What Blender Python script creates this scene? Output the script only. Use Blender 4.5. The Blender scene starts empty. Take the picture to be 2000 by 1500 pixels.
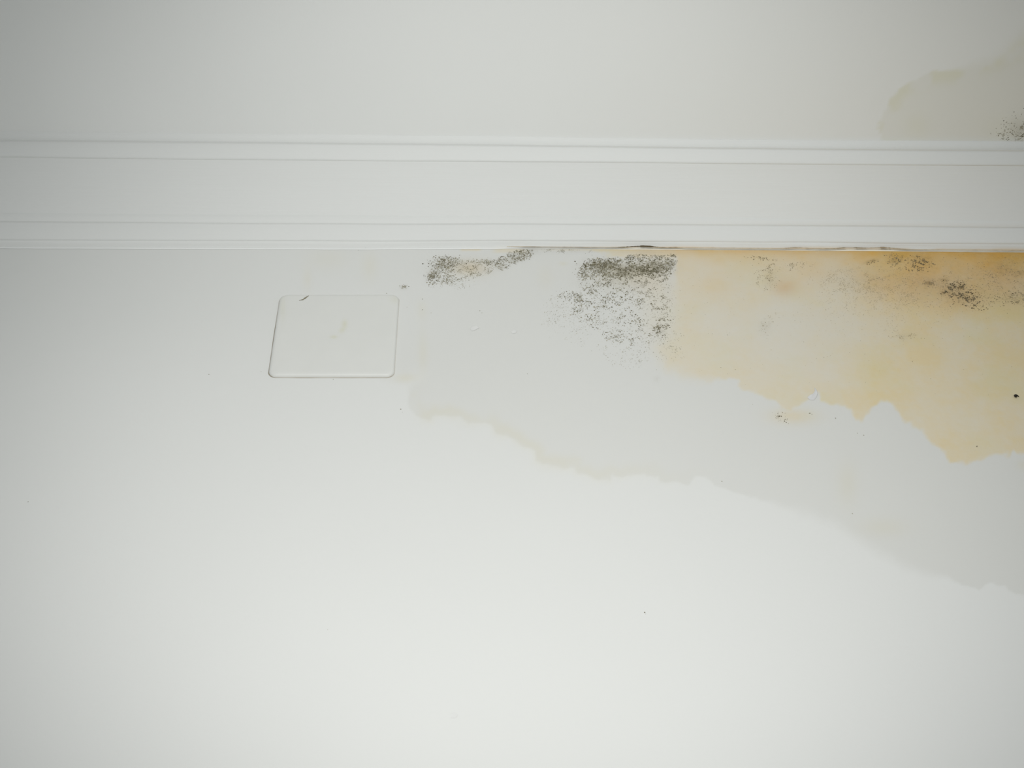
import bpy, math
import numpy as np
from mathutils import Matrix, Vector

scene = bpy.context.scene
rng = np.random.default_rng(7)

# ------------------------------------------------------------------ camera
F = 2700.0                      # focal length in pixels of the 2000 px wide frame
PITCH = math.radians(47.0)      # looking up at the top of the wall
ROLL = math.radians(0.23)
CAM = np.array([0.0, -0.748, 1.5])

cam_data = bpy.data.cameras.new('camera')
cam_data.sensor_width = 36.0
cam_data.lens = 36.0 * F / 2000.0
cam_data.clip_start = 0.02
cam = bpy.data.objects.new('camera', cam_data)
scene.collection.objects.link(cam)
R = Matrix.Rotation(math.pi / 2 + PITCH, 3, 'X') @ Matrix.Rotation(ROLL, 3, 'Z')
cam.matrix_world = Matrix.Translation(Vector(CAM)) @ R.to_4x4()
scene.camera = cam
RM = np.array(R)

# ------------------------------------------------------------------ world, lamp, exposure
world = bpy.data.worlds.new('world')
scene.world = world
world.use_nodes = True
wbg = world.node_tree.nodes['Background']
wbg.inputs['Color'].default_value = (0.93, 0.98, 1.0, 1)
wbg.inputs['Strength'].default_value = 0.387

# unseen spot added for a vignette-like falloff, close to the wall, above the camera
lamp = bpy.data.lights.new('falloff_spot', 'SPOT')
lamp.energy = 15.7
lamp.color = (1.0, 1.0, 0.985)
lamp.spot_size = 2 * 0.751
lamp.spot_blend = 0.846
lamp.shadow_soft_size = 0.06
lamp_o = bpy.data.objects.new('falloff_spot', lamp)
scene.collection.objects.link(lamp_o)
lamp_o.location = (-0.013, -0.718, 1.937)
lamp_o.rotation_euler = (Vector((0.013, 0, 2.244)) - lamp_o.location).to_track_quat('-Z', 'Y').to_euler()

vs = scene.view_settings
scene.display_settings.display_device = 'sRGB'
vs.view_transform = 'Standard'
vs.look = 'None'
vs.gamma = 1.0
vs.use_curve_mapping = False
vs.exposure = 0.0

# ------------------------------------------------------------------ helpers
def ray(px, py):
    px = np.asarray(px, float); py = np.asarray(py, float)
    d = np.stack([(px - 1000.0) / F, (750.0 - py) / F, -np.ones_like(px)], -1)
    return d @ RM.T

def on_wall(px, py, d=0.0):
    """photo position -> point on the plane d metres in front of the wall"""
    r = ray(px, py)
    t = (-d - CAM[1]) / r[..., 1]
    return CAM + r * t[..., None]

def on_ceiling(px, py, z):
    r = ray(px, py)
    t = (z - CAM[2]) / r[..., 2]
    return CAM + r * t[..., None]

def project(p):
    q = (np.asarray(p) - CAM) @ RM
    return 1000.0 + F * q[..., 0] / -q[..., 2], 750.0 - F * q[..., 1] / -q[..., 2]

def vnoise(x, y, s, seed):
    """smooth value noise 0..1"""
    g = np.random.default_rng(seed).random((64, 64))
    x = np.asarray(x, float) / s; y = np.asarray(y, float) / s
    xi = np.floor(x).astype(int); yi = np.floor(y).astype(int)
    fx = x - xi; fy = y - yi
    fx = fx * fx * (3 - 2 * fx); fy = fy * fy * (3 - 2 * fy)
    a = g[yi % 64, xi % 64]; b = g[yi % 64, (xi + 1) % 64]
    c = g[(yi + 1) % 64, xi % 64]; d = g[(yi + 1) % 64, (xi + 1) % 64]
    return (a * (1 - fx) + b * fx) * (1 - fy) + (c * (1 - fx) + d * fx) * fy

def fbm(x, y, s, seed, octv=4):
    out = 0; amp = 1; tot = 0
    for k in range(octv):
        out = out + amp * vnoise(x + 31 * k, y - 17 * k, s / 2 ** k, seed + k)
        tot += amp; amp *= 0.55
    return out / tot

def sstep(a, b, x):
    t = np.clip((x - a) / (b - a), 0, 1)
    return t * t * (3 - 2 * t)

def sdf(poly, x, y):
    """signed distance to a polygon, positive inside"""
    P = np.asarray(poly, float); n = len(P)
    d2 = np.full(x.shape, 1e12); ins = np.zeros(x.shape, bool)
    for i in range(n):
        x0, y0 = P[i]; x1, y1 = P[(i + 1) % n]
        ex, ey = x1 - x0, y1 - y0
        L = ex * ex + ey * ey + 1e-9
        t = np.clip(((x - x0) * ex + (y - y0) * ey) / L, 0, 1)
        d2 = np.minimum(d2, (x - x0 - t * ex) ** 2 + (y - y0 - t * ey) ** 2)
        cond = ((y0 > y) != (y1 > y))
        with np.errstate(divide='ignore', invalid='ignore'):
            xc = x0 + (y - y0) * ex / (ey if ey != 0 else 1e-9)
        ins ^= cond & (x < xc)
    d = np.sqrt(d2)
    return np.where(ins, d, -d)

def blob(x, y, cx, cy, rx, ry, rot=0.0):
    c, s = math.cos(math.radians(rot)), math.sin(math.radians(rot))
    u = (x - cx) * c + (y - cy) * s
    v = -(x - cx) * s + (y - cy) * c
    return np.exp(-((u / rx) ** 2 + (v / ry) ** 2))

def link(name, verts, faces, mat, parent=None, smooth=True, attrs=None):
    me = bpy.data.meshes.new(name)
    verts = np.asarray(verts, np.float32)
    if isinstance(faces, np.ndarray):
        n, k = faces.shape
        me.vertices.add(len(verts)); me.vertices.foreach_set('co', verts.ravel())
        me.loops.add(n * k); me.loops.foreach_set('vertex_index', faces.astype(np.int32).ravel())
        me.polygons.add(n)
        me.polygons.foreach_set('loop_start', np.arange(0, n * k, k, dtype=np.int32))
        me.update(calc_edges=True)
    else:
        me.from_pydata(verts.tolist(), [], faces); me.update()
    me.polygons.foreach_set('use_smooth', np.full(len(me.polygons), smooth))
    for k, a in (attrs or {}).items():
        at = me.attributes.new(k, 'FLOAT', 'POINT')
        at.data.foreach_set('value', np.asarray(a, np.float32).ravel())
    me.materials.append(mat)
    me.validate()
    o = bpy.data.objects.new(name, me)
    scene.collection.objects.link(o)
    if parent is not None:
        o.parent = parent
    return o

def grid_faces(ny, nx, flip=False):
    i = np.arange(ny - 1)[:, None] * nx + np.arange(nx - 1)[None, :]
    f = np.stack([i, i + 1, i + nx + 1, i + nx], -1).reshape(-1, 4)
    return f[:, ::-1].copy() if flip else f

def srgb(r, g, b):
    def c(v):
        v /= 255.0
        return v / 12.92 if v <= 0.04045 else ((v + 0.055) / 1.055) ** 2.4
    return (c(r), c(g), c(b), 1)

class Nodes:
    def __init__(self, name, rough=0.6, spec=0.3):
        self.m = bpy.data.materials.new(name); self.m.use_nodes = True
        self.t = self.m.node_tree; self.b = self.t.nodes['Principled BSDF']
        self.b.inputs['Roughness'].default_value = rough
        self.b.inputs['Specular IOR Level'].default_value = spec
        tc = self.t.nodes.new('ShaderNodeTexCoord'); self.obj = tc.outputs['Object']
    def put(self, sock, v):
        if isinstance(v, bpy.types.NodeSocket): self.t.links.new(v, sock)
        else: sock.default_value = v
    def attr(self, name):
        n = self.t.nodes.new('ShaderNodeAttribute'); n.attribute_name = name
        return n.outputs['Fac']
    def math(self, op, a, b=0.0, clamp=False):
        n = self.t.nodes.new('ShaderNodeMath'); n.operation = op; n.use_clamp = clamp
        self.put(n.inputs[0], a); self.put(n.inputs[1], b)
        return n.outputs[0]
    def noise(self, scale, detail=3, rough=0.5, stretch=None):
        v = self.obj
        if stretch:
            mp = self.t.nodes.new('ShaderNodeMapping'); mp.inputs['Scale'].default_value = stretch
            self.t.links.new(v, mp.inputs['Vector']); v = mp.outputs[0]
        n = self.t.nodes.new('ShaderNodeTexNoise')
        n.inputs['Scale'].default_value = scale; n.inputs['Detail'].default_value = detail
        n.inputs['Roughness'].default_value = rough
        self.t.links.new(v, n.inputs['Vector'])
        return n.outputs['Fac']
    def remap(self, v, a, b, c=0.0, d=1.0):
        n = self.t.nodes.new('ShaderNodeMapRange'); self.put(n.inputs[0], v)
        for i, q in enumerate((a, b, c, d)): n.inputs[i + 1].default_value = q
        return n.outputs[0]
    def mix(self, f, a, b, mode='MIX'):
        n = self.t.nodes.new('ShaderNodeMix'); n.data_type = 'RGBA'; n.blend_type = mode
        self.put(n.inputs[0], f); self.put(n.inputs[6], a); self.put(n.inputs[7], b)
        return n.outputs[2]
    def bump(self, h, strength, dist, prev=None):
        n = self.t.nodes.new('ShaderNodeBump')
        n.inputs['Strength'].default_value = strength; n.inputs['Distance'].default_value = dist
        self.put(n.inputs['Height'], h)
        if prev is not None: self.t.links.new(prev, n.inputs['Normal'])
        return n.outputs[0]
    def done(self, col, normal=None):
        self.put(self.b.inputs['Base Color'], col)
        if normal is not None: self.t.links.new(normal, self.b.inputs['Normal'])
        return self.m

PAINT = (0.724, 0.729, 0.706, 1)

def mat_wall():
    n = Nodes('stained_wall_paint', 0.62, 0.25)
    tide, edge, yel, org, smu, rust = (n.attr(a) for a in ('tide', 'edge', 'yellow', 'orange', 'smudge', 'rust'))
    c = n.mix(n.remap(n.noise(6, 3), 0.3, 0.7), PAINT, (0.715, 0.720, 0.697, 1))
    c = n.mix(tide, c, (0.90, 0.893, 0.875, 1), 'MULTIPLY')
    c = n.mix(edge, c, (0.98, 0.945, 0.83, 1), 'MULTIPLY')
    mott = n.math('MULTIPLY', n.remap(n.noise(26, 5, 0.6), 0.28, 0.72, 0.68, 1.10), n.remap(n.noise(150, 4, 0.65), 0.3, 0.7, 0.86, 1.12))
    c = n.mix(n.math('MULTIPLY', yel, mott, True), c, (1.05, 0.88, 0.575, 1), 'MULTIPLY')
    grn = n.math('MULTIPLY', yel, n.remap(n.noise(19, 4), 0.50, 0.66), True)
    c = n.mix(grn, c, (0.975, 0.985, 0.90, 1), 'MULTIPLY')
    om = n.remap(n.noise(40, 4, 0.6), 0.3, 0.7, 0.7, 1.05)
    c = n.mix(n.math('MULTIPLY', org, om, True), c, (1.02, 0.725, 0.30, 1), 'MULTIPLY')
    c = n.mix(rust, c, (0.93, 0.80, 0.68, 1), 'MULTIPLY')
    sm = n.remap(n.noise(260, 4, 0.7), 0.32, 0.68, 0.25, 1.1)
    c = n.mix(n.math('MULTIPLY', smu, sm, True), c, (0.42, 0.375, 0.26, 1), 'MULTIPLY')
    b = n.bump(n.noise(420, 3, 0.6), 0.10, 0.0006)
    b = n.bump(n.noise(14, 3, 0.5), 0.12, 0.004, b)
    b = n.bump(n.math('MULTIPLY', yel, n.noise(150, 5, 0.65)), 0.18, 0.0008, b)
    return n.done(c, b)

def mat_ceiling():
    n = Nodes('ceiling_paint', 0.7, 0.2)
    c = n.mix(n.remap(n.noise(5, 3), 0.3, 0.7), (0.828, 0.836, 0.816, 1), (0.812, 0.82, 0.80, 1))
    c = n.mix(n.attr('tide'), c, (0.94, 0.93, 0.89, 1), 'MULTIPLY')
    c = n.mix(n.attr('yellow'), c, (0.96, 0.95, 0.84, 1), 'MULTIPLY')
    c = n.mix(n.attr('smudge'), c, (0.50, 0.48, 0.40, 1), 'MULTIPLY')
    b = n.bump(n.noise(420, 3, 0.6), 0.10, 0.0006)
    b = n.bump(n.noise(10, 3, 0.5), 0.12, 0.004, b)
    return n.done(c, b)

def mat_cornice():
    n = Nodes('cornice_satin_paint', 0.62, 0.22)
    c = n.mix(n.remap(n.noise(5, 3, 0.5, (0.3, 1, 1)), 0.3, 0.7), (0.742, 0.75, 0.73, 1), (0.728, 0.737, 0.717, 1))
    c = n.mix(n.attr('orange'), c, (0.94, 0.76, 0.54, 1), 'MULTIPLY')
    b = n.bump(n.noise(90, 4, 0.6, (0.04, 1, 1)), 0.6, 0.0007)
    b = n.bump(n.noise(500, 2, 0.5), 0.06, 0.0004, b)
    return n.done(c, b)

def mat_shade(name, dark, light, rough=0.9):
    n = Nodes(name, rough, 0.1)
    c = n.mix(n.attr('shade'), dark, light)
    return n.done(c)

def mat_plain(name, col, rough=0.6):
    n = Nodes(name, rough, 0.25)
    k = n.remap(n.noise(60, 4), 0.3, 0.7, 0.0, 1.0)
    c = n.mix(k, col, tuple(v * 0.93 for v in col[:3]) + (1,))
    return n.done(c, n.bump(n.noise(300, 3), 0.1, 0.0005))

def mat_plate():
    n = Nodes('plate_plastic_paint', 0.45, 0.35)
    c = n.mix(n.remap(n.noise(40, 3), 0.3, 0.7), (0.71, 0.713, 0.682, 1), (0.697, 0.70, 0.668, 1))
    c = n.mix(n.attr('stain'), c, (0.93, 0.92, 0.80, 1), 'MULTIPLY')
    c = n.mix(n.attr('scuff'), c, (0.42, 0.42, 0.38, 1), 'MULTIPLY')
    b = n.bump(n.noise(420, 3, 0.6), 0.08, 0.0005)
    return n.done(c, b)

M_WALL, M_CEIL, M_CORN = mat_wall(), mat_ceiling(), mat_cornice()
M_MOULD = mat_shade('mould', (0.070, 0.060, 0.028, 1), (0.55, 0.515, 0.39, 1))
M_MOULDB = mat_shade('brown_mould', (0.050, 0.036, 0.016, 1), (0.50, 0.42, 0.27, 1))
M_CRACK = mat_shade('joint_dirt', (0.10, 0.075, 0.04, 1), (0.72, 0.58, 0.40, 1))
M_BEAD = mat_shade('sealant', (0.86, 0.82, 0.71, 1), (0.82, 0.83, 0.81, 1), 0.5)
M_PLAIN = mat_plain('plain_wall_paint', (0.78, 0.79, 0.78, 1))
M_FLOOR = mat_plain('floor_boards', (0.42, 0.36, 0.29, 1), 0.5)
M_FLAKE = mat_plain('paint_flake', (0.69, 0.69, 0.685, 1))
M_LUMP = mat_plain('lumpy_paint', (0.745, 0.745, 0.725, 1))
M_BUG = mat_plain('black_chitin', (0.012, 0.010, 0.008, 1), 0.45)
M_PLATE = mat_plate()

# ------------------------------------------------------------------ cornice profile, measured line by line
XS = [-1200, 0, 350, 700, 1000, 1350, 1700, 2000, 3200]
ROWS = {   # image rows of the moulding lines along the run
    'L0': [253, 255, 259, 262, 265.5, 271, 273.5, 275.5, 277],
    'L1': [270, 272, 275.5, 278.5, 281.8, 286.8, 290, 292.8, 295],
    'L2': [304, 306, 310, 313, 315, 317.8, 321, 323.2, 326],
    'L3': [414, 416, 419, 421, 421.5, 424, 429, 432, 436],
    'L4': [430, 432, 435, 437, 437, 438.5, 441, 443.8, 447],
    'L5': [467, 468, 469.6, 470.8, 469.8, 471.4, 474, 476.4, 479],
    'L6': [481, 482, 483, 484.3, 482.4, 484.8, 487, 489.8, 493],
}
DEPTH = {'L0': 0.070, 'L1': 0.0662, 'L2': 0.0565, 'L3': 0.0170, 'L4': 0.0132, 'L5': 0.0052, 'L6': 0.0}

def row(line, px):
    return np.interp(px, XS, ROWS[line])

def line_pt(line, px, dpx=0.0, d=None):
    return on_wall(px, row(line, px) + dpx, DEPTH[line] if d is None else d)

stx = np.arange(-1200, 3201, 10.0)          # stations along the run
wob = lambda s, a: (fbm(stx, stx * 0 + s * 40, 160, 50 + s, 3) - 0.5) * 2 * a

def smooth1(a, k=9):
    ker = np.hanning(k + 2)[1:-1]; ker /= ker.sum()
    return np.apply_along_axis(lambda v: np.convolve(np.pad(v, k // 2, mode='edge'), ker, 'valid'), 0, a)

L = {k: smooth1(line_pt(k, stx, wob(i, 0.9))) for i, k in enumerate(ROWS)}
for k in L:      # all stations share the x of the wall line, so profiles stay in plane
    o = np.argsort(L[k][:, 0])
    xs = L['L6'][:, 0]
    L[k] = np.stack([xs, np.interp(xs, L[k][o, 0], L[k][o, 1]), np.interp(xs, L[k][o, 0], L[k][o, 2])], -1)
X0, X1 = L['L6'][0, 0], L['L6'][-1, 0]

def ceil_z(x):
    return np.interp(x, L['L0'][:, 0], L['L0'][:, 2])

def strip(a, b, ts, bulge=0.0, y_off=0.0):
    """rows of points from line a to line b; bulge>0 swells into the room, <0 hollows"""
    d = b - a
    nrm = np.stack([np.zeros(len(a)), -np.abs(d[:, 2]), -np.abs(d[:, 1])], -1)
    ln = np.linalg.norm(d, axis=1)[:, None]
    nrm = nrm / (np.linalg.norm(nrm, axis=1)[:, None] + 1e-9)
    return [a + d * t + nrm * ln * bulge * 4 * t * (1 - t) for t in ts]

def off(a, dy=0.0, dz=0.0):
    return a + np.array([0, dy, dz])

def sweep(name, rows, parent, mat, extra=None):
    V = np.stack(rows)          # rows x stations
    ny, nx = V.shape[:2]
    px, py = project(V.reshape(-1, 3))
    org = extra(px, py) if extra else np.zeros(len(px))
    return link(name, V.reshape(-1, 3), grid_faces(ny, nx, True), mat, parent, True, {'orange': org})

cornice = bpy.data.objects.new('trim_1', None)
cornice.location = (0, 0, 0)
cornice['kind'] = 'structure'
cornice['label'] = 'white painted plaster cornice between the wall and ceiling'
scene.collection.objects.link(cornice)

T = np.linspace(0, 1, 9)
# upper moulding: fillet at the ceiling, quirk, hollow
up = [off(L['L0'], 0.0, 0.004)] + strip(off(L['L0'], 0.0005), L['L1'], [0, .12, .3, .5, .7, .85, .94, 1], -0.16)
q1 = off(L['L1'], 0.0024, 0.0003)
up += strip(L['L1'], q1, [.3, .7, 1]) + strip(q1, L['L2'], T[1:], 0.05)
q2 = off(L['L2'], 0.0011, 0.0002)
up += strip(L['L2'], q2, [.2, .6, 1])
sweep('ceiling_moulding', up, cornice, M_CORN)
# cove
cv = strip(q2, off(L['L3'], 0.0, 0.0), np.linspace(0, 1, 17), -0.03)
sweep('cove', cv, cornice, M_CORN)
# lower moulding: bead, fillet, small bead, fillet at the wall
def corn_stain(px, py):
    b = row('L6', px)
    n = fbm(px, py * 0, 60, 91, 4)
    return sstep(1000, 1450, px) * sstep(-9 * n - 1, 0, py - b) * 0.8 * sstep(0.25, 0.6, n)
lo = strip(L['L3'], L['L4'], [0, .15, .35, .55, .75, .9, 1], 0.10)
q4 = off(L['L4'], 0.0010, 0.0002)
lo += strip(L['L4'], q4, [.4, 1]) + strip(q4, L['L5'], T[1:], 0.035)
q5 = off(L['L5'], 0.0007, 0.0002)
foot = off(L['L6'], -0.0028, 0.0010)
lo += strip(L['L5'], q5, [.4, 1]) + strip(q5, off(foot, 0, 0.0008), T[1:], 0.06) + strip(off(foot, 0, 0.0008), off(L['L6'], 0.0, 0.0002), [.2, .5, .8, 1], 0.0)
sweep('wall_moulding', lo, cornice, M_CORN, corn_stain)

# ------------------------------------------------------------------ wall with its damp stains
TIDE = [(822, 737), (806, 750), (798, 762), (795, 780), (802, 800), (825, 818), (842, 821), (852, 812), (895, 816), (905, 823),
        (930, 826), (958, 828), (968, 843), (1000, 858), (1020, 871), (1043, 882), (1045, 898), (1060, 908), (1095, 912),
        (1120, 913), (1128, 924), (1160, 934), (1190, 938), (1195, 929), (1215, 932), (1235, 927), (1260, 926), (1285, 930),
        (1290, 940), (1330, 943), (1345, 945), (1360, 930), (1378, 930), (1388, 942), (1395, 950), (1430, 957), (1455, 968),
        (1480, 975), (1500, 981), (1530, 990), (1580, 1003), (1620, 1018), (1660, 1042), (1690, 1062), (1720, 1080),
        (1760, 1103), (1810, 1120), (1850, 1125), (1865, 1135), (1885, 1145), (1910, 1150), (1925, 1140), (1960, 1145),
        (1985, 1157), (2020, 1166), (2200, 1215), (2500, 1250), (2900, 1150), (2900, 300), (560, 300), (600, 500), (600, 560), (700, 560),
        (740, 590), (740, 700), (757, 735), (775, 744), (797, 745), (812, 740)]
YELLOW = [(1150, 482), (1175, 495), (1200, 503), (1322, 503), (1320, 545), (1318, 600), (1314, 650), (1282, 678), (1300, 718), (1345, 735),
          (1385, 746), (1410, 740), (1440, 742), (1448, 760), (1480, 768), (1515, 785), (1530, 797), (1548, 800), (1565, 792),
          (1576, 783), (1590, 772), (1597, 768), (1602, 786), (1640, 793), (1660, 800), (1675, 818), (1685, 823), (1695, 805), (1705, 795),
          (1725, 782), (1740, 785), (1755, 805), (1770, 825), (1800, 838), (1805, 850), (1830, 870), (1845, 885), (1855, 904),
          (1885, 906), (1920, 896), (1945, 888), (1965, 888), (1971, 896), (1978, 880), (2000, 888), (2080, 915), (2250, 960),
          (2500, 980), (2700, 800), (2700, 300), (1150, 300)]

def wall_attrs(px, py):
    wx = (fbm(px, py, 22, 1, 3) - .5) * 12; wy = (fbm(px, py, 22, 5, 3) - .5) * 12
    qx, qy = px + wx, py + wy
    d = sdf(TIDE, qx, qy)
    soft = 3 + 40 * sstep(790, 690, py) * sstep(1000, 800, px) + 16 * sstep(1430, 1600, px) * sstep(1880, 1800, px)
    tide = sstep(-soft, soft, d)
    tide *= 0.48 + 0.30 * sstep(1000, 1900, px)
    tide *= 1 - 0.85 * sstep(1000, 700, px) * sstep(720, 600, py)
    n1 = fbm(px, py, 120, 11, 4)
    edge = np.exp(-((d - 9) / 13.0) ** 2) * sstep(0.35, 0.6, n1) * sstep(1450, 1050, px) * sstep(690, 780, py) * 0.5
    edge += 0.55 * blob(px, py, 792, 738, 22, 9) + 0.4 * blob(px, py, 826, 690, 10, 40)
    edge += 0.40 * blob(px, py, 722, 520, 16, 28) + 0.35 * blob(px, py, 600, 545, 9, 22) + 0.28 * blob(px, py, 640, 505, 40, 22)
    edge += 0.35 * blob(px, py, 824, 605, 10, 18) + 0.5 * blob(px, py, 1100, 515, 8, 4) + .25 * blob(px, py, 1065, 540, 16, 22)
    edge += 0.45 * blob(px, py, 1655, 945, 20, 40) + 0.42 * blob(px, py, 1725, 1030, 45, 18) + .3 * blob(px, py, 1560, 815, 45, 18)
    edge += 0.5 * blob(px, py, 2000, 908, 14, 10)
    # yellow, stronger to the right and near the top
    wx2 = (fbm(px, py, 14, 21, 3) - .5) * 12; wy2 = (fbm(px, py, 14, 25, 3) - .5) * 12
    dy = sdf(YELLOW, px + wx2, py + wy2)
    sy = 4 + 20 * sstep(1420, 1330, px) * sstep(520, 600, py)
    yel = sstep(-sy, sy * 1.3, dy)
    n2 = fbm(px, py, 90, 31, 4)
    yel *= (0.50 + 0.34 * sstep(1350, 1950, px)) * (0.88 + 0.26 * sstep(0.3, 0.7, n2)) + 0.16 * sstep(1550, 1800, px) * sstep(780, 690, py)
    pale = 0.38 * blob(px, py, 1560, 645, 130, 60) + 0.15 * blob(px, py, 1930, 660, 90, 40)
    yel *= 1 - pale
    rim = np.exp(-((dy - 12) / 16.0) ** 2) * 0.05
    yel = np.clip(yel + rim * (yel > 0.2), 0, 1.1)
    yel += 0.50 * blob(px, py, 1545, 812, 40, 14) * (1 - yel) + 0.30 * blob(px, py, 1290, 600, 40, 70) * (1 - yel)
    yel += 0.35 * blob(px, py, 920, 525, 35, 16) + 0.22 * blob(px, py, 1230, 540, 60, 25)
    # the beige sliver under the cornice at the left of the stain
    b = row('L6', px)
    sl = sstep(895, 905, px) * sstep(945, 932, px) * sstep(7, 4, np.abs(py - b - 4) * 1.6)
    sl += sstep(955, 975, px) * sstep(1040, 1010, px) * sstep(9, 3, np.abs(py - b - 5)) * .8
    sl += sstep(1030, 1120, px) * sstep(1330, 1200, px) * sstep(10, 3, py - b) * .8
    yel = np.clip(yel + 0.5 * sl, 0, 1.2)
    # orange band below the joint
    n3 = fbm(px, py * 2, 70, 41, 4)
    hgt = 20 + 24 * sstep(1300, 1900, px) * n3 * 1.6
    org = sstep(1180, 1420, px) * np.exp(-np.clip(py - b, 0, 400) / hgt) * (0.55 + 0.75 * n3) * (0.95 + .25 * sstep(1500, 1950, px))
    org += sstep(1650, 1750, px) * sstep(640, 540, py) * 0.16
    org += 0.16 * blob(px, py, 1580, 540, 50, 30) + 0.10 * blob(px, py, 1790, 650, 30, 18) + .18 * blob(px, py, 1395, 560, 45, 25)
    rust = 0.8 * blob(px, py, 1532, 562, 22, 16) + 0.6 * blob(px, py, 1800, 560, 60, 30) + 0.5 * blob(px, py, 1880, 590, 50, 25)
    rust += 0.45 * blob(px, py, 1945, 545, 70, 35) + .35 * blob(px, py, 915, 522, 35, 12) + .25 * blob(px, py, 1265, 545, 40, 30)
    rust += 0.35 * blob(px, py, 1715, 555, 50, 30)
    # soft dark smudging under the mould
    s = 0.75 * blob(px, py, 1178, 519, 34, 12) + 0.66 * blob(px, py, 1235, 527, 52, 13) + 0.5 * blob(px, py, 1284, 517, 28, 13)
    s += 0.30 * blob(px, py, 1200, 550, 60, 18) + 0.50 * blob(px, py, 868, 512, 18, 8) + .36 * blob(px, py, 848, 538, 14, 14)
    s += 0.30 * blob(px, py, 905, 522, 50, 15) + 0.50 * blob(px, py, 1010, 501, 32, 9, -20) + .5 * blob(px, py, 979, 521, 8, 5) + .35 * blob(px, py, 957, 513, 9, 5)
    s += 0.34 * blob(px, py, 1750, 505, 16, 10) + 0.62 * blob(px, py, 1747, 512, 10, 3) + .6 * blob(px, py, 1697, 512, 9, 3, -12) + .3 * blob(px, py, 1708, 508, 9, 4)
    s += 0.30 * blob(px, py, 1800, 510, 24, 14) + .55 * blob(px, py, 1815, 553, 9, 4) + .25 * blob(px, py, 1820, 553, 20, 9)
    s += .35 * blob(px, py, 1845, 546, 7, 4) + .5 * blob(px, py, 1844, 571, 8, 4) + .6 * blob(px, py, 1878, 562, 7, 3) + .3 * blob(px, py, 1868, 568, 26, 14)
    s += .22 * blob(px, py, 1890, 585, 30, 14) + .30 * blob(px, py, 1985, 582, 25, 14) + .4 * blob(px, py, 1995, 533, 14, 5) + .2 * blob(px, py, 1960, 520, 20, 20)
    s += .15 * blob(px, py, 1765, 657, 14, 7) + .18 * blob(px, py, 1505, 540, 14, 20) + .10 * blob(px, py, 1690, 545, 60, 22) + .16 * blob(px, py, 1495, 638, 12, 12)
    s += .30 * blob(px, py, 1290, 645, 10, 10) + .2 * blob(px, py, 1203, 657, 12, 6) + .45 * blob(px, py, 788, 561, 6, 4) + .12 * blob(px, py, 1283, 740, 6, 6)
    s += .13 * sstep(1620, 1850, px) * sstep(620, 540, py) * fbm(px, py, 30, 77, 3) * 2
    return {'tide': tide, 'edge': np.clip(edge, 0, 1), 'yellow': yel, 'orange': np.clip(org, 0, 1.15),
            'smudge': np.clip(s, 0, 1), 'rust': np.clip(rust, 0, 1)}

WALL_TOP = ceil_z(0.0) + 0.03
def axis(lo, hi, a, b, fine, coarse):
    return np.unique(np.round(np.concatenate([np.arange(lo, a, coarse), np.arange(a, b, fine), np.arange(b, hi, coarse), [hi]]), 5))
fx = axis(X0, X1, -0.47, 0.50, 0.0012, 0.02)
fz = axis(0.0, WALL_TOP, 1.90, 2.485, 0.0014, 0.04)
gx, gz = np.meshgrid(fx, fz)
V = np.stack([gx, gx * 0, gz], -1).reshape(-1, 3)
px, py = project(V)
bad = V[:, 2] < 1.80
A = wall_attrs(np.where(bad, 0, px), np.where(bad, 3000, py))
for k in A: A[k] = np.where(bad, 0, A[k])
wall = link('wall_front', V, grid_faces(len(fz), len(fx)), M_WALL, None, True, A)
wall['kind'] = 'structure'
wall['label'] = 'white painted wall with yellow damp stain and tide marks'

# ------------------------------------------------------------------ ceiling
CST = [(1712, 252), (1722, 228), (1733, 212), (1742, 190), (1760, 168), (1775, 160), (1795, 152), (1820, 141), (1860, 136), (1900, 124),
       (1945, 112), (1975, 96), (2000, 72), (2060, 40), (2200, 20), (2400, 60), (2400, 330), (1760, 330), (1725, 275)]
def ceil_attrs(px, py):
    wx = (fbm(px, py, 20, 61, 3) - .5) * 10; wy = (fbm(px, py, 20, 65, 3) - .5) * 10
    d = sdf(CST, px + wx, py + wy)
    soft = 3 + 30 * sstep(1830, 2000, px)
    t = sstep(-soft, soft, d) * (0.78 + 0.15 * sstep(1750, 2000, px))
    y = t * (np.exp(-((d - 8) / 16) ** 2) * sstep(.4, .6, fbm(px, py, 50, 70, 3)) + .5 * blob(px, py, 1790, 245, 25, 25) + .3 * blob(px, py, 1950, 250, 40, 25))
    s = 0.35 * blob(px, py, 1990, 255, 20, 22) + .15 * blob(px, py, 2060, 250, 60, 40)
    return {'tide': t, 'yellow': np.clip(y, 0, 1), 'smudge': s}
cx = axis(X0, X1, -0.50, 0.54, 0.003, 0.03)
cy = axis(-2.2, 0.0, -0.26, -0.055, 0.002, 0.05)
gx, gy = np.meshgrid(cx, cy)
V = np.stack([gx, gy, ceil_z(gx)], -1).reshape(-1, 3)
px, py = project(V)
bad = V[:, 1] < -0.45
C = ceil_attrs(np.where(bad, 0, px), np.where(bad, -900, py))
ceiling = link('ceiling', V, grid_faces(len(cy), len(cx), True), M_CEIL, None, True, C)
ceiling['kind'] = 'structure'
ceiling['label'] = 'white ceiling with a faint tan damp stain at right'

# ------------------------------------------------------------------ floor (below the frame)
V = [(X0, -2.2, 0), (X1, -2.2, 0), (X1, 0, 0), (X0, 0, 0)]
fl = link('floor', V, [(0, 1, 2, 3)], M_FLOOR, None, False)
fl['kind'] = 'structure'
fl['label'] = 'plain brown floor below the stained wall'

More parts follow.
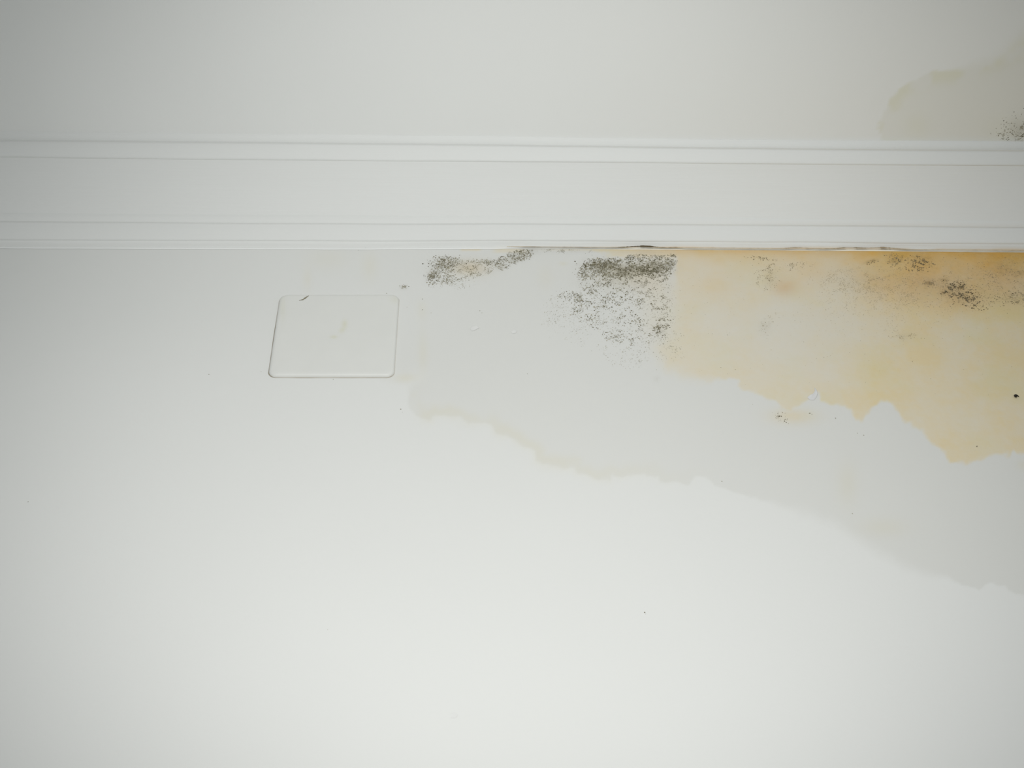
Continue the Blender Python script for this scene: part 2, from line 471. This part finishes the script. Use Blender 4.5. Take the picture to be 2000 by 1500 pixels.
# ------------------------------------------------------------------ flecks (mould, dirt): tiny domed grains
def flecks(name, parent, P, rad, shade, surf='wall', label=None, mat=None, aspect=1.0):
    """P: n x 2 photo positions; rad in metres; shade 0 dark .. 1 faint"""
    n = len(P); K = 6
    if surf == 'wall':
        c = on_wall(P[:, 0], P[:, 1], 0.0001); u = np.array([1, 0, 0.]); v = np.array([0, 0, 1.]); w = np.array([0, -1, 0.])
    else:
        c = on_ceiling(P[:, 0], P[:, 1], ceil_z(0.30)); c[:, 2] = ceil_z(c[:, 0]) - 0.0001
        u = np.array([1, 0, 0.]); v = np.array([0, -1, 0.]); w = np.array([0, 0, -1.])
    ang = np.linspace(0, 2 * np.pi, K, endpoint=False)[None, :] + rng.random((n, 1)) * 6.28
    rr = rad[:, None] * (0.45 + 0.85 * rng.random((n, K)))
    el = aspect * (0.75 + 0.6 * rng.random((n, 1)))
    th = rng.normal(0, 0.5, (n, 1))
    a, b = rr * np.cos(ang) * el, rr * np.sin(ang)
    a, b = a * np.cos(th) - b * np.sin(th), a * np.sin(th) + b * np.cos(th)
    ring = c[:, None, :] + a[..., None] * u + b[..., None] * v
    top = c + w * np.minimum(rad * 0.35, 0.0003)[:, None]
    V = np.concatenate([ring, top[:, None, :]], 1).reshape(-1, 3)
    base = np.arange(n)[:, None] * (K + 1)
    k = np.arange(K)[None, :]
    Fc = np.stack([base + k, base + (k + 1) % K, base + K + 0 * k], -1).reshape(-1, 3)
    o = link(name, V, Fc, mat or M_MOULD, parent, False, {'shade': np.repeat(shade, K + 1)})
    o['kind'] = 'stuff'
    if label: o['label'] = label
    return o

def scatter(dens, box, n, clump=14, seed=0, thr=0.45, sharp=0.2):
    """n points distributed as dens(px,py) times clumpy noise"""
    out = []; tot = 0
    x0, y0, x1, y1 = box
    for _ in range(400):
        x = x0 + (x1 - x0) * rng.random(6000); y = y0 + (y1 - y0) * rng.random(6000)
        c = fbm(x, y * 1.5, clump, 200 + seed, 3)
        p = np.clip(dens(x, y), 0, 1) * (0.06 + sstep(thr - sharp, thr + sharp, c) ** 2)
        k = rng.random(6000) < p
        out.append(np.stack([x[k], y[k]], -1)); tot += k.sum()
        if tot >= n: break
    return np.concatenate(out)[:n]

MM = 0.001
def sizes(n, lo, hi, pw=2.5):
    return (lo + (hi - lo) * rng.random(n) ** pw) * MM

def patch(parts):
    P = np.concatenate([p[0] for p in parts]); r = np.concatenate([p[1] for p in parts]); s = np.concatenate([p[2] for p in parts])
    return P, r, np.clip(s, 0, 1)

def layer(dens, box, n, clump, seed, thr, lo, hi, s0, s1, sharp=0.2):
    P = scatter(dens, box, n, clump, seed, thr, sharp)
    return P, sizes(len(P), lo, hi), s0 + (s1 - s0) * rng.random(len(P))

A1 = [(837, 545), (845, 525), (858, 508), (875, 503), (895, 505), (925, 508), (955, 508), (962, 514), (960, 530), (940, 538), (915, 544), (880, 552), (845, 556)]
A2 = [(965, 518), (975, 502), (1000, 492), (1020, 488), (1038, 487), (1040, 496), (1032, 506), (1010, 512), (990, 524), (978, 526)]
inp = lambda poly, s: (lambda x, y: sstep(-s, s * .6, sdf(poly, x, y)))
P = patch([
    layer(inp(A1, 5), (825, 495, 975, 570), 1500, 9, 1, .44, .16, .60, .12, .85),
    layer(lambda x, y: blob(x, y, 868, 512, 22, 8) + blob(x, y, 845, 540, 10, 12) + .8 * blob(x, y, 957, 512, 9, 5), (825, 495, 975, 570), 620, 7, 2, .4, .2, .75, .02, .6),
    layer(inp(A2, 3), (960, 480, 1045, 532), 720, 7, 3, .42, .2, .7, .05, .7),
    layer(lambda x, y: blob(x, y, 890, 555, 26, 8), (850, 535, 930, 572), 120, 8, 4, .5, .15, .4, .4, .85),
    layer(lambda x, y: blob(x, y, 1095, 489, 45, 3) + .6 * blob(x, y, 1145, 491, 12, 2), (1045, 484, 1165, 497), 150, 9, 5, .5, .15, .45, .2, .7)])
flecks('mould_patch', wall, *P, label='small grey green mould patch under the cornice right of the plate')

B1 = [(1128, 535), (1142, 515), (1160, 507), (1190, 505), (1220, 506), (1226, 499), (1260, 497), (1285, 501), (1318, 498), (1321, 512), (1310, 525), (1292, 533), (1285, 546), (1262, 538), (1225, 539), (1190, 541), (1165, 536), (1140, 541)]
B2 = [(1120, 536), (1300, 520), (1302, 580), (1310, 620), (1300, 668), (1240, 668), (1200, 672), (1150, 630), (1100, 598), (1092, 578), (1125, 572), (1150, 560), (1130, 545)]
B3 = [(1090, 570), (1180, 545), (1315, 530), (1316, 600), (1330, 690), (1250, 725), (1170, 690), (1075, 635), (1060, 610)]
box = (1050, 490, 1345, 735)
P = patch([
    layer(inp(B1, 4), (1110, 490, 1330, 555), 3400, 9, 11, .42, .18, .75, .02, .72),
    layer(lambda x, y: blob(x, y, 1180, 518, 34, 9) + blob(x, y, 1255, 528, 40, 9), (1120, 495, 1320, 552), 700, 7, 12, .45, .3, .95, 0, .35),
    layer(lambda x, y: inp(B2, 8)(x, y) * (0.45 + .55 * sstep(620, 545, y)), box, 3300, 11, 13, .52, .18, .68, .06, .78, .14),
    layer(inp(B3, 16), box, 1700, 16, 14, .48, .14, .42, .35, .92, .2),
    layer(lambda x, y: blob(x, y, 1288, 645, 9, 9, 40) + .6 * blob(x, y, 1302, 637, 9, 6, -40), (1260, 620, 1325, 668), 110, 6, 15, .4, .25, .8, .05, .5),
    layer(lambda x, y: blob(x, y, 1204, 656, 11, 5, -15), (1180, 640, 1230, 670), 45, 6, 16, .4, .2, .6, .15, .6),
    layer(lambda x, y: blob(x, y, 1116, 580, 16, 5, 10) + .5 * blob(x, y, 1140, 593, 15, 8), (1080, 565, 1165, 610), 170, 8, 17, .45, .2, .6, .1, .6),
    layer(lambda x, y: blob(x, y, 1312, 676, 14, 4, 10), (1285, 665, 1335, 690), 26, 6, 18, .4, .2, .55, .15, .6),
    layer(lambda x, y: blob(x, y, 1120, 630, 60, 22), (1050, 590, 1200, 670), 200, 14, 19, .5, .13, .32, .45, .9)])
flecks('mould_patch', wall, *P, label='largest and darkest mould patch at the left edge of the yellow stain')

P = patch([
    layer(lambda x, y: blob(x, y, 1485, 504, 22, 3, 5) + blob(x, y, 1492, 505, 7, 2), (1450, 495, 1520, 512), 70, 6, 21, .45, .2, .6, .05, .6),
    layer(lambda x, y: blob(x, y, 1505, 520, 12, 5, -25) + .8 * blob(x, y, 1500, 528, 8, 5), (1480, 508, 1535, 540), 60, 6, 22, .45, .2, .55, .2, .7),
    layer(lambda x, y: .6 * blob(x, y, 1495, 545, 18, 16) + .7 * blob(x, y, 1555, 520, 25, 7), (1465, 510, 1600, 570), 320, 8, 23, .5, .15, .45, .35, .8),
    layer(lambda x, y: blob(x, y, 1700, 512, 9, 3, -15), (1680, 504, 1725, 520), 26, 5, 24, .4, .25, .7, .1, .5),
    layer(lambda x, y: blob(x, y, 1752, 508, 18, 9), (1725, 492, 1785, 530), 160, 7, 25, .45, .2, .6, .15, .65),
    layer(lambda x, y: blob(x, y, 1797, 511, 18, 9, 15) + .6 * blob(x, y, 1780, 523, 20, 7), (1755, 498, 1830, 535), 330, 6, 26, .5, .2, .7, 0, .5),
    layer(lambda x, y: blob(x, y, 1815, 553, 10, 4) + .7 * blob(x, y, 1846, 547, 7, 5), (1795, 540, 1865, 562), 70, 6, 27, .4, .2, .55, .15, .6),
    layer(lambda x, y: blob(x, y, 1868, 568, 24, 15, 25) + .9 * blob(x, y, 1900, 587, 20, 12, 10), (1825, 545, 1935, 610), 620, 8, 28, .52, .2, .8, 0, .6, .12),
    layer(lambda x, y: blob(x, y, 1844, 571, 6, 3) + blob(x, y, 1879, 562, 5, 2.5) + .8 * blob(x, y, 1876, 575, 5, 3), (1830, 555, 1890, 582), 60, 5, 29, .3, .3, .8, 0, .3),
    layer(lambda x, y: blob(x, y, 1985, 582, 40, 14, -10) + blob(x, y, 1992, 533, 16, 4), (1920, 522, 2060, 612), 320, 10, 30, .5, .18, .6, .1, .65, .14),
    layer(lambda x, y: .8 * blob(x, y, 1960, 520, 40, 24) + .7 * blob(x, y, 1900, 555, 90, 30), (1820, 495, 2060, 600), 1000, 12, 31, .5, .14, .42, .3, .8),
    layer(lambda x, y: blob(x, y, 1690, 550, 80, 22) + .8 * blob(x, y, 1760, 575, 90, 26) + .5 * blob(x, y, 1640, 545, 30, 20), (1600, 520, 1900, 620), 2200, 12, 32, .5, .13, .36, .45, .9),
    layer(lambda x, y: .7 * blob(x, y, 1730, 600, 150, 40), (1560, 560, 1960, 690), 600, 14, 33, .5, .13, .3, .5, .9),
    layer(lambda x, y: inp(YELLOW, 12)(x, y) * sstep(800, 560, y) * .8, (1325, 495, 2060, 790), 700, 18, 36, .45, .12, .34, .4, .95),
    layer(lambda x, y: blob(x, y, 1762, 657, 16, 5) + .7 * blob(x, y, 1785, 655, 10, 4, 30) + .5 * blob(x, y, 1745, 645, 14, 8), (1725, 632, 1805, 670), 80, 6, 34, .45, .15, .4, .3, .8),
    layer(lambda x, y: blob(x, y, 1494, 640, 9, 14) + .4 * blob(x, y, 1510, 618, 14, 10), (1470, 600, 1535, 662), 70, 7, 35, .45, .15, .4, .4, .85)])
flecks('mould_patch', wall, *P, mat=M_MOULDB, label='scattered brownish mould along the orange band at the right')

P = patch([
    layer(lambda x, y: blob(x, y, 1522, 812, 9, 7) + .8 * blob(x, y, 1534, 822, 4, 5, 40), (1505, 798, 1545, 830), 42, 5, 41, .4, .2, .5, .2, .7),
    (np.array([[1522., 813], [1526, 813], [1519, 808], [1534, 819], [1536, 825]]), np.array([.9, .7, .5, .6, .7]) * MM * .8, np.array([.05, .1, .3, .3, .2]))])
flecks('mould_patch', wall, *P, label='tiny isolated cluster of dark mould specks below the yellow stain')

P = patch([layer(lambda x, y: blob(x, y, 788, 561, 4.5, 3, -10), (778, 552, 800, 570), 34, 4, 45, .35, .25, .6, .25, .6),
           (np.array([[798.5, 559.5]]), np.array([.5]) * MM, np.array([.05]))])
flecks('mould_patch', wall, *P, label='single olive mould spot at the upper right of the plate')

# loose dirt specks over the plain part of the wall
spk = np.array([[1259, 1196, .55, .25], [1261, 1199, .3, .6], [55, 980, .4, .3], [408, 731, .45, .4], [783, 799, .5, .3], [786, 805, .3, .6], [1030, 730, .5, .3],
                [825, 584, .4, .25], [825, 605, .45, .25], [795, 600, .3, .5], [755, 573, .55, .45], [842, 611, .3, .6], [1276, 688, .45, .3],
                [1248, 688, .4, .4], [1582, 807, .6, .2], [1586, 809, .4, .4], [1632, 816.5, .5, .35], [1675, 846, .3, .5], [1687, 850, .5, .4],
                [1410, 940, .5, .55], [1665, 1003, .4, .5], [1908, 872, .9, .25], [651, 741, .4, .5], [510, 726, .4, .5], [365, 338, .0, .5],
                [1470, 790, .3, .6], [937, 607, .4, .4], [941, 611, .35, .5], [1086, 631, .45, .25], [1084, 628, .4, .4], [1097, 595, .4, .3],
                [1248, 626, .55, .02], [1250, 630, .45, .3], [640, 1230, .25, .7], [1595, 700, .3, .6], [706, 485, .4, .4], [714, 484, .3, .4], [700, 489, .3, .6]])
spk = spk[spk[:, 2] > 0]
flecks('dirt_speck', wall, spk[:, :2], spk[:, 2] * MM, spk[:, 3], label='loose dark dirt specks on the white wall')

P = patch([layer(lambda x, y: blob(x, y, 2010, 262, 34, 26) * (y < 275), (1930, 205, 2080, 276), 520, 9, 51, .48, .2, .65, .05, .6),
           layer(lambda x, y: blob(x, y, 1978, 264, 26, 14) * (y < 274), (1930, 225, 2010, 276), 120, 8, 52, .5, .2, .5, .2, .7)])
flecks('mould_patch', ceiling, *P, surf='ceiling', label='dark speckled mould on the ceiling at the far right edge')

# ------------------------------------------------------------------ sealant line and the brown crack along the joint
def ribbon(name, xs, y0, y1, d, mat, shade, parent, thick=0.0006, label=None):
    a = on_wall(xs, y0, d); b = on_wall(xs, y1, d)
    m = (a + b) / 2 + np.array([0, -thick, 0])
    n = len(xs)
    V = np.concatenate([a, m, b])
    i = np.arange(n - 1)
    Fc = np.concatenate([np.stack([i, i + 1, i + n + 1, i + n], -1), np.stack([i + n, i + n + 1, i + 2 * n + 1, i + 2 * n], -1)])
    o = link(name, V, Fc[:, ::-1].copy(), mat, parent, True, {'shade': np.concatenate([shade, shade, shade])})
    if label: o['label'] = label
    return o

xs = np.arange(990, 2120, 2.0)
b6 = row('L6', xs)
n = fbm(xs, xs * 0, 26, 301, 4)
hump = 3.6 * np.exp(-((xs - 1255) / 34) ** 2) + 2.2 * np.exp(-((xs - 1558) / 20) ** 2) + 3.6 * np.exp(-((xs - 1660) / 22) ** 2) + 4.2 * np.exp(-((xs - 1720) / 34) ** 2) + 1.2 * np.exp(-((xs - 1320) / 14) ** 2)
n2 = fbm(xs, xs * 0 + 50, 8, 305, 3)
w = (0.35 + 0.5 * n + 0.34 * hump * n2 * sstep(.3, .6, n2)) * sstep(990, 1030, xs)
mid = b6 - 0.6 - 0.75 * hump * (0.7 + .5 * n2)
dark = .62 - .5 * np.exp(-((xs - 1255) / 60) ** 2) - .35 * sstep(1010, 1060, xs) * sstep(1330, 1200, xs) - .22 * np.exp(-((xs - 1670) / 60) ** 2) - 0.5 * (n2 - .5)
ribbon('joint_crack', xs, mid - w, mid + w, 0.0036 + 0.00035 * (b6 - mid), M_CRACK, np.clip(dark, 0, 1), cornice, 0.0003, 'brown dirty crack along the joint of cornice and wall')
xs = np.arange(-300, 2300, 4.0)
b6 = row('L6', xs)
w2 = 1.0 + 0.7 * fbm(xs, xs * 0 + 9, 40, 310, 3)
ribbon('sealant_bead', xs, b6 + 2.0 - w2, b6 + 2.0 + w2, 0.0002, M_BEAD, sstep(1300, 900, xs), cornice, 0.0012, 'thin cream sealant bead below the crack')

# ------------------------------------------------------------------ blank cover plate
PD = 0.0030
corn = on_wall(np.array([547., 780, 769.5, 523.5]), np.array([577., 576.5, 735.5, 735.5]), PD * 0.4)
corn[:, 1] = 0
ctr = corn.mean(0)
plate = bpy.data.objects.new('cover_plate', None)
scene.collection.objects.link(plate)
plate.location = ctr
plate['label'] = 'blank white rounded square cover plate painted over on the wall below the cornice'
plate['category'] = 'cover plate'
def rsq(n, r):
    """rounded unit square outline, n points per corner and side"""
    pts = []
    for cx_, cy_, a0 in ((1 - r, 1 - r, 0), (-1 + r, 1 - r, 90), (-1 + r, -1 + r, 180), (1 - r, -1 + r, 270)):
        for k in range(n):
            a = math.radians(a0 + 90 * k / (n - 1))
            pts.append((cx_ + r * math.cos(a), cy_ + r * math.sin(a)))
    pts = np.array(pts); out = []
    for i in range(len(pts)):
        p, q = pts[i], pts[(i + 1) % len(pts)]
        m = max(1, int(np.linalg.norm(q - p) / 0.06))
        for k in range(m): out.append(p + (q - p) * k / m)
    return np.array(out)
OUT = rsq(9, 0.13)
def bil(uv):
    u = (uv[:, 0:1] + 1) / 2; v = (uv[:, 1:2] + 1) / 2
    TL, TR, BR, BL = corn
    return (BL * (1 - u) + BR * u) * (1 - v) + (TL * (1 - u) + TR * u) * v
rings = [(1.0, 0.0001), (0.999, 0.0010), (0.992, 0.0018), (0.980, 0.0024), (0.962, 0.0028), (0.94, 0.00295)] + [(s, 0.003) for s in np.linspace(0.91, 0.02, 46)]
V = []
for s, h in rings:
    p = bil(OUT * s); p[:, 1] = -h
    V.append(p)
m = len(OUT); V = np.concatenate(V)
i = np.arange(m); Fc = []
for r in range(len(rings) - 1):
    Fc.append(np.stack([r * m + i, r * m + (i + 1) % m, (r + 1) * m + (i + 1) % m, (r + 1) * m + i], -1))
Fc = np.concatenate(Fc)
Fl = Fc.tolist() + [list(range((len(rings) - 1) * m, len(rings) * m))]
px, py = project(V)
st = .9 * blob(px, py, 673, 633, 5, 8) + .7 * blob(px, py, 668, 645, 6, 5, -40) + .9 * blob(px, py, 652, 658, 7, 3) + .35 * blob(px, py, 772, 585, 10, 8) + .4 * blob(px, py, 552, 600, 6, 25)
sc = np.zeros(len(px))
cover = link('cover', V - ctr, Fl, M_PLATE, plate, True, {'stain': np.clip(st, 0, 1), 'scuff': sc})
# painted-over grime line round the edge
o1, o2 = bil(OUT * 0.996), bil(OUT * 1.0)
nn = fbm(OUT[:, 0] * 100, OUT[:, 1] * 100, 40, 330, 3)
side = np.clip(-OUT[:, 0], 0, 1) ** 6 * 1.0 + np.clip(-OUT[:, 1], 0, 1) ** 6 * .75 + .45 * np.clip(OUT[:, 1], 0, 1) ** 6 + .30 * np.clip(OUT[:, 0], 0, 1) ** 6
gw = 0.00022 + 0.0007 * side * nn
dirv = OUT / np.linalg.norm(OUT, axis=1)[:, None]
o2 = o2 + np.stack([dirv[:, 0] * gw, 0 * gw, dirv[:, 1] * gw], -1)
o1[:, 1] = -0.0006; o2[:, 1] = -0.0001
V = np.concatenate([o1, o2]) - ctr
Fc = np.stack([i, i + m, (i + 1) % m + m, (i + 1) % m], -1)
sh = np.clip(1.15 - side * (0.35 + 0.7 * nn), 0.25, 1)
M_GRIME = mat_shade('edge_grime', (0.20, 0.16, 0.10, 1), (0.72, 0.70, 0.64, 1))
link('edge_grime', V, Fc, M_GRIME, plate, True, {'shade': np.concatenate([sh, sh])})['label'] = 'thin brown grime line round the plate edge'
# chipped scuff near the upper left corner of the plate
def streak(name, pts, wid, parent, shade, d, mat, label=None, origin=ctr):
    pts = np.array(pts, float)
    t = np.linspace(0, len(pts) - 1, 14)
    x = np.interp(t, range(len(pts)), pts[:, 0]); y = np.interp(t, range(len(pts)), pts[:, 1])
    c = on_wall(x, y, d)
    wv = wid * np.sin(np.linspace(0.15, math.pi - 0.1, 14))[:, None] * (0.6 + 0.8 * rng.random((14, 1)))
    tn = np.gradient(c, axis=0); tn /= np.linalg.norm(tn, axis=1)[:, None]
    pr = np.stack([-tn[:, 2], 0 * tn[:, 0], tn[:, 0]], -1)
    V = np.concatenate([c - pr * wv, c + np.array([0, -wid * .5, 0]), c + pr * wv]) - origin
    k = 14; j = np.arange(k - 1)
    Fc = np.concatenate([np.stack([j, j + 1, j + k + 1, j + k], -1), np.stack([j + k, j + k + 1, j + 2 * k + 1, j + 2 * k], -1)])
    o = link(name, V, Fc, mat, parent, True, {'shade': np.tile(np.full(k, shade), 3)})
    if label: o['label'] = label
    return o
streak('chip', [(603, 577.5), (599, 580), (592, 585), (584, 587)], 0.0007, plate, 0.38, PD + 0.00008, M_MOULD, 'small dark chip at the upper left of the plate')

# ------------------------------------------------------------------ peeled white paint flake in the yellow stain
def flake(pts, lift, thick=0.00025, label=None, mat=None):
    pts = np.array(pts, float); n = len(pts)
    a = on_wall(pts[:, 0], pts[:, 1], 0.0001); b = on_wall(pts[:, 0], pts[:, 1], lift + thick)
    up = (pts[:, 1].max() - pts[:, 1]) / np.ptp(pts[:, 1])
    b[:, 1] = -(thick + lift * up * (0.5 + rng.random(n)))
    a[:, 1] = np.minimum(b[:, 1] + thick, -0.00005)
    Fc = [list(range(n)), list(range(2 * n - 1, n - 1, -1))] + [[k, (k + 1) % n, n + (k + 1) % n, n + k] for k in range(n)]
    o = link('paint_flake', np.concatenate([b, a]), Fc, mat or M_FLAKE, wall, False)
    o['label'] = label
    return o
flake([(1577, 776), (1581, 772), (1588, 769), (1592, 763), (1590, 758), (1595, 762), (1597, 768), (1595, 774), (1590, 780), (1583, 780)], 0.0006, label='peeled white paint flake at the lower edge of the yellow stain')
flake([(918, 641), (924, 637), (931, 636), (936, 640), (930, 643), (922, 646)], 0.0003, mat=M_LUMP, label='small raised white paint lump on the wall')
flake([(998, 647), (1004, 644), (1010, 646), (1007, 650), (1001, 651)], 0.0003, mat=M_LUMP, label='small raised white paint lump on the wall')
flake([(880, 1402), (880, 1396), (885, 1392), (892, 1392), (894, 1397), (890, 1402)], 0.0002, thick=0.0001, mat=M_LUMP, label='shallow pale blister in the paint low on the wall')

# ------------------------------------------------------------------ black insect at the right edge
def insect():
    c = on_wall(np.array([1983.5]), np.array([775.0]), 0.0)[0]
    root = bpy.data.objects.new('insect', None); scene.collection.objects.link(root)
    root.location = c
    root['label'] = 'tiny black insect clinging to the yellow stained wall at the right edge'
    root['category'] = 'insect'
    def tube(name, pts, rad):
        pts = np.array(pts) * 0.001; k = 10
        a = np.linspace(0, 2 * np.pi, k, endpoint=False)
        tn = np.gradient(pts, axis=0); V = []
        for p, t, r in zip(pts, tn, rad):
            t = t / np.linalg.norm(t); s = np.cross(t, [0, 1, 0]); s /= np.linalg.norm(s); u = np.cross(s, t)
            V += [p + r * .001 * (s * math.cos(q) + u * math.sin(q)) for q in a]
        Fc = [[i_ * k + j, i_ * k + (j + 1) % k, (i_ + 1) * k + (j + 1) % k, (i_ + 1) * k + j] for i_ in range(len(pts) - 1) for j in range(k)]
        Fc += [list(range(k))[::-1], list(range((len(pts) - 1) * k, len(pts) * k))]
        return link(name, np.array(V), Fc, M_BUG, root)
    tube('body', [(-1.5, -.9, -.3), (-1.2, -1.1, -.2), (-.5, -1.2, 0), (.2, -1.2, .1), (.7, -1.0, .1), (1.0, -.8, 0)], [.15, .8, 1.15, 1.1, .7, .2])
    tube('wing', [(.2, -1.3, .7), (1.0, -1.2, .4), (1.8, -.9, -.1), (2.6, -.5, -.6)], [.3, .55, .45, .1])
    for dx, z in ((-.9, -1), (-.2, -1), (.5, -1), (-.9, 1), (-.2, 1), (.5, 1)):
        tube('leg', [(dx, -.8, z * .5), (dx - .1, -.9, z * 1.2), (dx - .2, -.05, z * 1.7)], [.10, .09, .06])
insect()
